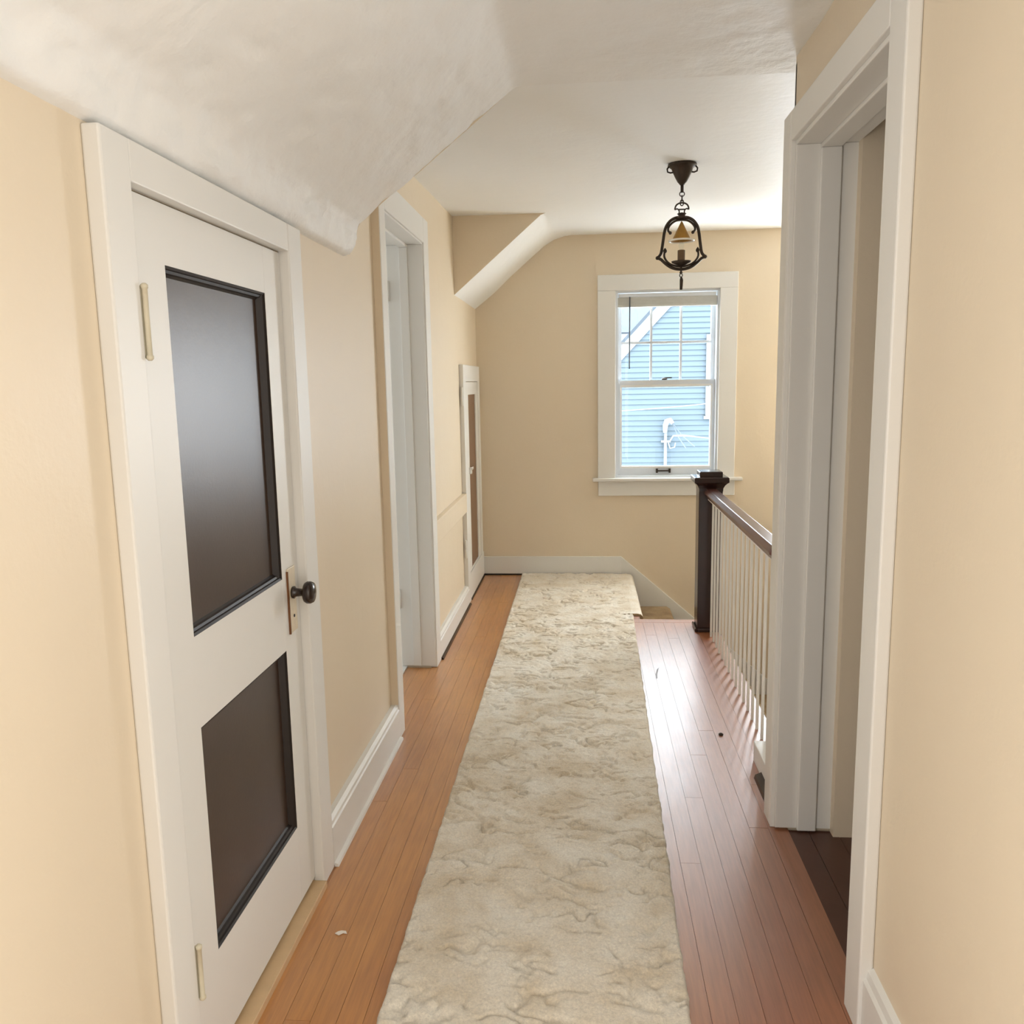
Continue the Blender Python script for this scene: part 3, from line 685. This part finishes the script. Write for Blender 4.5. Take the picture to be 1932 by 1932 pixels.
# ------------------------------------------------------------------ pendant lamp
LX, LY = 0.42, 3.8
lp = empty('pendant_lamp', (LX, LY, zc(LY)), 'small dark iron lantern with a brass cone shade hanging from the ceiling', 'lamp')
lz = zc(LY)
cn = MB().lathe([(0.020, lz - 0.0), (0.060, lz - 0.002), (0.062, lz - 0.008), (0.056, lz - 0.012), (0.046, lz - 0.02), (0.040, lz - 0.035), (0.031, lz - 0.055), (0.020, lz - 0.075), (0.011, lz - 0.085), (0.009, lz - 0.088)], (LX, LY, 0), 2, 28).build('canopy', 'iron', lp, smooth=True)
for s_ in (-1, 1):
    MB().tube([(LX + s_ * 0.056, LY, lz - 0.010), (LX + s_ * 0.064, LY, lz - 0.020), (LX + s_ * 0.062, LY, lz - 0.032), (LX + s_ * 0.05, LY, lz - 0.036), (LX + s_ * 0.036, LY, lz - 0.034)], 0.0035, 8).build('loop', 'iron', cn, smooth=True)
MB().tube([(LX, LY, lz - 0.085), (LX, LY, lz - 0.118)], 0.0068, 10).build('stem', 'iron', lp, smooth=True)
def ring(cx, cz, rx, rz, r, plane, name):
    pts = []
    for k in range(20):
        t = 2 * math.pi * k / 20
        pts.append((cx + (rx * math.cos(t) if plane == 'x' else 0), LY + (rx * math.cos(t) if plane == 'y' else 0), cz + rz * math.sin(t)))
    MB().tube(pts, r, 7, True).build(name, 'iron', lp, smooth=True)
ring(LX, lz - 0.124, 0.010, 0.010, 0.0022, 'x', 'chain_link')
ring(LX, lz - 0.142, 0.006, 0.013, 0.0024, 'y', 'chain_link')
ring(LX, lz - 0.160, 0.007, 0.012, 0.0024, 'x', 'chain_link')
CZ = 2.054; KX, KZ = 0.000349, 0.000325
def Q(xc, yc, yo=0.0): return (LX + (xc - 603) * KX, LY + yo, CZ - (yc - 905) * KZ)
def both(name, pts, r, mat='iron', parent=None):
    out = []
    for s_ in (1, -1):
        P = [Q(603 + s_ * (a - 603), b_) for a, b_ in pts]
        # smooth the path
        P = [Vector(p) for p in P]; sm = []
        n = len(P)
        for i in range(n - 1):
            p0, p1, p2, p3 = P[max(i - 1, 0)], P[i], P[i + 1], P[min(i + 2, n - 1)]
            for t in (0, .25, .5, .75):
                sm.append(0.5 * ((2 * p1) + (p2 - p0) * t + (2 * p0 - 5 * p1 + 4 * p2 - p3) * t * t + (3 * p1 - p0 - 3 * p2 + p3) * t ** 3))
        sm.append(P[-1])
        out.append(MB().tube(sm, r, 8).build(name, mat, parent or lp, smooth=True))
    return out
both('hanger_arc', [(603, 722), (640, 728), (672, 752), (686, 790), (684, 808)], 0.0035)
both('hanger_arc', [(684, 806), (662, 796), (640, 812), (634, 835), (640, 868)], 0.0030)
MB().tube([Q(565, 805), Q(641, 805)], 0.003, 8).build('hanger_bar', 'iron', lp, smooth=True)
MB().lathe([(0.004, 0.018), (0.020, 0.013), (0.014, 0.006), (0.018, 0.0), (0.022, -0.006), (0.004, -0.010)], (LX, LY, CZ + 0.002), 2, 16).build('crown', 'iron', lp, smooth=True)
both('frame_side', [(603, 905), (680, 912), (745, 950), (790, 1015), (812, 1090), (825, 1180), (838, 1280), (855, 1370), (895, 1418)], 0.0066)
both('frame_bottom', [(895, 1418), (850, 1440), (800, 1490), (735, 1540), (670, 1565), (603, 1574)], 0.0064)
sc = both('upper_scroll', [(603, 938), (670, 946), (725, 980), (762, 1030), (765, 1072), (740, 1100)], 0.0048)
for s_ in (1, -1):
    c = Q(603 + s_ * 138, 1100); MB().lathe([(0.001, -0.0075), (0.0055, -0.005), (0.0075, 0), (0.0055, 0.005), (0.001, 0.0075)], c, 2, 12).build('scroll_ball', 'iron', lp, smooth=True)
    c = Q(603 + s_ * 200, 1330); MB().lathe([(0.001, -0.011), (0.007, -0.006), (0.0085, 0), (0.006, 0.006), (0.001, 0.013)], c, 2, 12).build('leaf_knob', 'iron', lp, smooth=True)
    c = Q(603 + s_ * 293, 1418); MB().lathe([(0.001, -0.0085), (0.006, -0.006), (0.0085, 0), (0.006, 0.006), (0.001, 0.0085)], c, 2, 12).build('corner_knob', 'iron', lp, smooth=True)
both('lower_scroll', [(805, 1330), (812, 1395), (790, 1450), (740, 1500), (670, 1528), (603, 1538)], 0.0046)
zt_, zb_ = Q(0, 955)[2], Q(0, 1195)[2]
MB().lathe([(0.002, zt_), (0.008, zt_ - 0.012), (0.0385, zb_ + 0.004), (0.040, zb_), (0.0385, zb_ + 0.001), (0.007, zt_ - 0.014)], (LX, LY, 0), 2, 28, cap=False).build('cone_shade', 'brass', lp, smooth=True)
MB().tube([(LX + 0.052 * math.cos(2 * math.pi * k / 28), LY + 0.052 * math.sin(2 * math.pi * k / 28), zb_ - 0.003) for k in range(28)], 0.0042, 8, True).build('shade_rim', 'rimglint', lp, smooth=True, label='ring coloured pale for the light caught on the shade rim')
MB().lathe([(0.0415, zb_ + 0.001), (0.052, zb_ - 0.003)], (LX, LY, 0), 2, 28, cap=False).build('shade_flange', 'brass', lp, smooth=True)
zc0, zc1 = Q(0, 1485)[2], Q(0, 1325)[2]
MB().lathe([(0.015, zc0), (0.016, zc0 + 0.004), (0.016, zc1 - 0.002), (0.014, zc1), (0.009, zc1), (0.009, zc1 - 0.006)], (LX, LY, 0), 2, 20).build('candle_sleeve', 'candle', lp, smooth=True)
MB().lathe([(0.008, zc1 - 0.002), (0.009, zc1 + 0.006), (0.0125, zc1 + 0.017), (0.012, zc1 + 0.024), (0.007, zc1 + 0.034), (0.001, zc1 + 0.040)], (LX, LY, 0), 2, 16).build('bulb', 'glass', lp, smooth=True)
zd = Q(0, 1475)[2]
MB().lathe([(0.008, zd - 0.024), (0.010, zd - 0.018), (0.022, zd - 0.012), (0.040, zd - 0.004), (0.043, zd + 0.002), (0.036, zd + 0.003), (0.015, zd - 0.001)], (LX, LY, 0), 2, 24).build('drip_dish', 'iron', lp, smooth=True)
za = Q(0, 1574)[2]
MB().lathe([(0.003, za + 0.012), (0.006, za + 0.004), (0.004, za - 0.008), (0.0075, za - 0.014), (0.004, za - 0.019)], (LX, LY, 0), 2, 14).build('finial', 'iron', lp, smooth=True)
ring(LX, za - 0.025, 0.006, 0.007, 0.002, 'x', 'finial_ring')
MB().tube([(LX + 0.001, LY, za - 0.031), (LX + 0.002, LY, za - 0.045), (LX + 0.001, LY, za - 0.086)], [0.004, 0.0078, 0.0062], 10).build('pull_tip', 'iron', lp, smooth=True)

# ------------------------------------------------------------------ bits on the floor
MB().prism([(-0.632, 1.868), (-0.620, 1.862), (-0.612, 1.871), (-0.601, 1.869), (-0.606, 1.879), (-0.618, 1.880), (-0.626, 1.876)], 2, 0.0006, 0.003).build('paint_chip', 'chip', bevel=0.0006, label='tiny white paint chip on the orange floorboards', cat='debris')
MB().lathe([(0.002, 0.0006), (0.009, 0.001), (0.010, 0.004), (0.005, 0.008), (0.001, 0.009)], (0.519, 3.123, 0), 2, 7).build('dirt_crumb', 'dirt', label='dark crumb on the shiny floorboards near the balusters', cat='debris')

# ------------------------------------------------------------------ neighbouring house outside
YN = 12.0
nh = empty('neighbour_house', (2.0, YN, -5.0), 'pale blue clapboard house seen through the window', 'house')
RK = 1.063
def xr_(z): return 0.513 + (z - 1.652) / RK
EXP = 0.0745
z = -1.2; i = 0
TOPX = 2.3; ztop = 1.652 + (TOPX - 0.513) * RK
rest = MB()
while z < ztop:
    a0, a1 = xr_(z), xr_(z + EXP)
    c0, c1 = 2 * TOPX - a0, 2 * TOPX - a1
    if c0 - a0 < 0.2: break
    tgt = MB() if -0.2 < z < 3.0 else rest
    k_ = len(tgt.v)
    tgt.v += [(a0, YN - 0.020, z), (c0, YN - 0.020, z), (c1, YN, z + EXP + 0.01), (a1, YN, z + EXP + 0.01), (a0, YN + 0.01, z), (c0, YN + 0.01, z)]
    tgt.f += [(k_, k_ + 1, k_ + 2, k_ + 3), (k_ + 4, k_ + 5, k_ + 1, k_)]
    if tgt is not rest: tgt.build('clapboard', 'siding', nh)
    z += EXP
rest.build('far_clapboards', 'siding', nh, kind='stuff')
MB().prism([(xr_(-1.2), -6), (2 * TOPX - xr_(-1.2), -6), (2 * TOPX - xr_(-1.2), -1.2), (TOPX, ztop), (xr_(-1.2), -1.2)], 1, YN + 0.012, YN + 7.0).build('wall', 'siding', nh)
# rake boards and roof edge
def rake(name, off0, off1, y0, y1, mat):
    pts = []
    for t in (xr_(-1.2) - 0.3, TOPX):
        pts.append(t)
    f0 = lambda x, o: 1.652 + (x - 0.513) * RK + o
    MB().prism([(pts[0], f0(pts[0], off0)), (pts[1], f0(pts[1], off0)), (pts[1], f0(pts[1], off1)), (pts[0], f0(pts[0], off1))], 1, y0, y1).build(name, mat, nh)
    MB().prism([(2 * TOPX - pts[0], f0(pts[0], off0)), (2 * TOPX - pts[1], f0(pts[1], off0)), (2 * TOPX - pts[1], f0(pts[1], off1)), (2 * TOPX - pts[0], f0(pts[0], off1))], 1, y0, y1).build(name, mat, nh)
rake('rake_board', 0.0, 0.20, YN - 0.05, YN + 0.0, 'housewhite')
rake('roof_edge', 0.20, 0.26, YN - 0.10, YN + 7.0, 'roof')
rake('rake_board', 0.15, 0.20, YN - 0.09, YN - 0.05, 'housewhite')
nwm = MB().box(1.682, 1.735, YN - 0.06, YN, 0.86, 1.93).box(2.45, 2.50, YN - 0.06, YN, 0.86, 1.93).box(1.682, 2.50, YN - 0.06, YN, 1.93, 1.98).box(1.66, 2.52, YN - 0.07, YN, 0.82, 0.86).build('window_casing', 'housewhite', nh)
MB().box(1.735, 2.45, YN - 0.03, YN - 0.02, 0.86, 1.93).build('window_pane', 'siding', nwm)
# house further back, upper left
fh = empty('far_house', (-0.5, 20.5, -5.0), 'grey roofed building beyond the white rake board', 'house')
MB().box(-4.0, 8.0, 20.5, 25.0, -6, 2.3).build('wall', 'siding', fh)
MB().prism([(20.2, 2.36), (25.0, 3.75), (25.0, 3.9), (20.2, 2.5)], 0, -4.5, 8.5).build('roof', 'roof', fh)
MB().box(-4.5, 8.5, 20.1, 20.2, 2.22, 2.46).build('fascia', 'housewhite', fh)
# service mast and cables
sm_ = empty('service_mast', (1.13, YN - 0.08, -1.0), 'white service mast with curved head on the blue siding', 'mast')
MB().tube([(1.13, YN - 0.09, -1.0), (1.129, YN - 0.09, 0.72)], 0.022, 12).build('pipe', 'housewhite', sm_, smooth=True)
MB().tube([(1.122, YN - 0.09, 0.64), (1.124, YN - 0.10, 0.74), (1.145, YN - 0.12, 0.80), (1.185, YN - 0.15, 0.815), (1.222, YN - 0.17, 0.77)], [0.030, 0.038, 0.044, 0.038, 0.024], 12).build('weatherhead', 'housewhite', sm_, smooth=True)
MB().box(1.07, 1.20, YN - 0.10, YN - 0.02, 0.50, 0.53).build('bracket', 'housewhite', sm_, bevel=0.004)
MB().tube([(1.16, YN - 0.10, 0.52), (1.19, YN - 0.14, 0.42), (1.25, YN - 0.15, 0.44), (1.26, YN - 0.15, 0.50)], 0.009, 8).build('hook', 'housewhite', sm_, smooth=True)
for e_ in ((1.371, 0.445), (1.489, 0.466)):
    MB().tube([(1.215, YN - 0.17, 0.775), ((1.215 + e_[0]) / 2 - 0.01, YN - 0.3, (0.775 + e_[1]) / 2 - 0.02), (e_[0], YN - 0.45, e_[1])], 0.006, 6).build('lead_wire', 'cable', sm_, smooth=True)
MB().tube([(1.19, YN - 0.14, 0.53), (1.23, YN - 0.16, 0.60), (1.34, YN - 0.22, 0.605), (1.465, YN - 0.30, 0.598), (1.75, YN - 0.5, 0.57), (3.5, YN - 1.6, 0.9)], [0.010, 0.012, 0.016, 0.011, 0.005, 0.005], 8).build('service_drop', 'housewhite', sm_, smooth=True)
MB().tube([(-1.5, YN - 0.6, 0.93), (0.2, YN - 0.6, 0.955), (0.8, YN - 0.6, 0.985), (1.3, YN - 0.6, 1.02), (1.7, YN - 0.6, 1.055), (4.0, YN - 0.6, 1.3)], 0.006, 8).build('overhead_cable', 'housewhite', smooth=True, label='pale overhead cable crossing the blue siding', cat='cable')
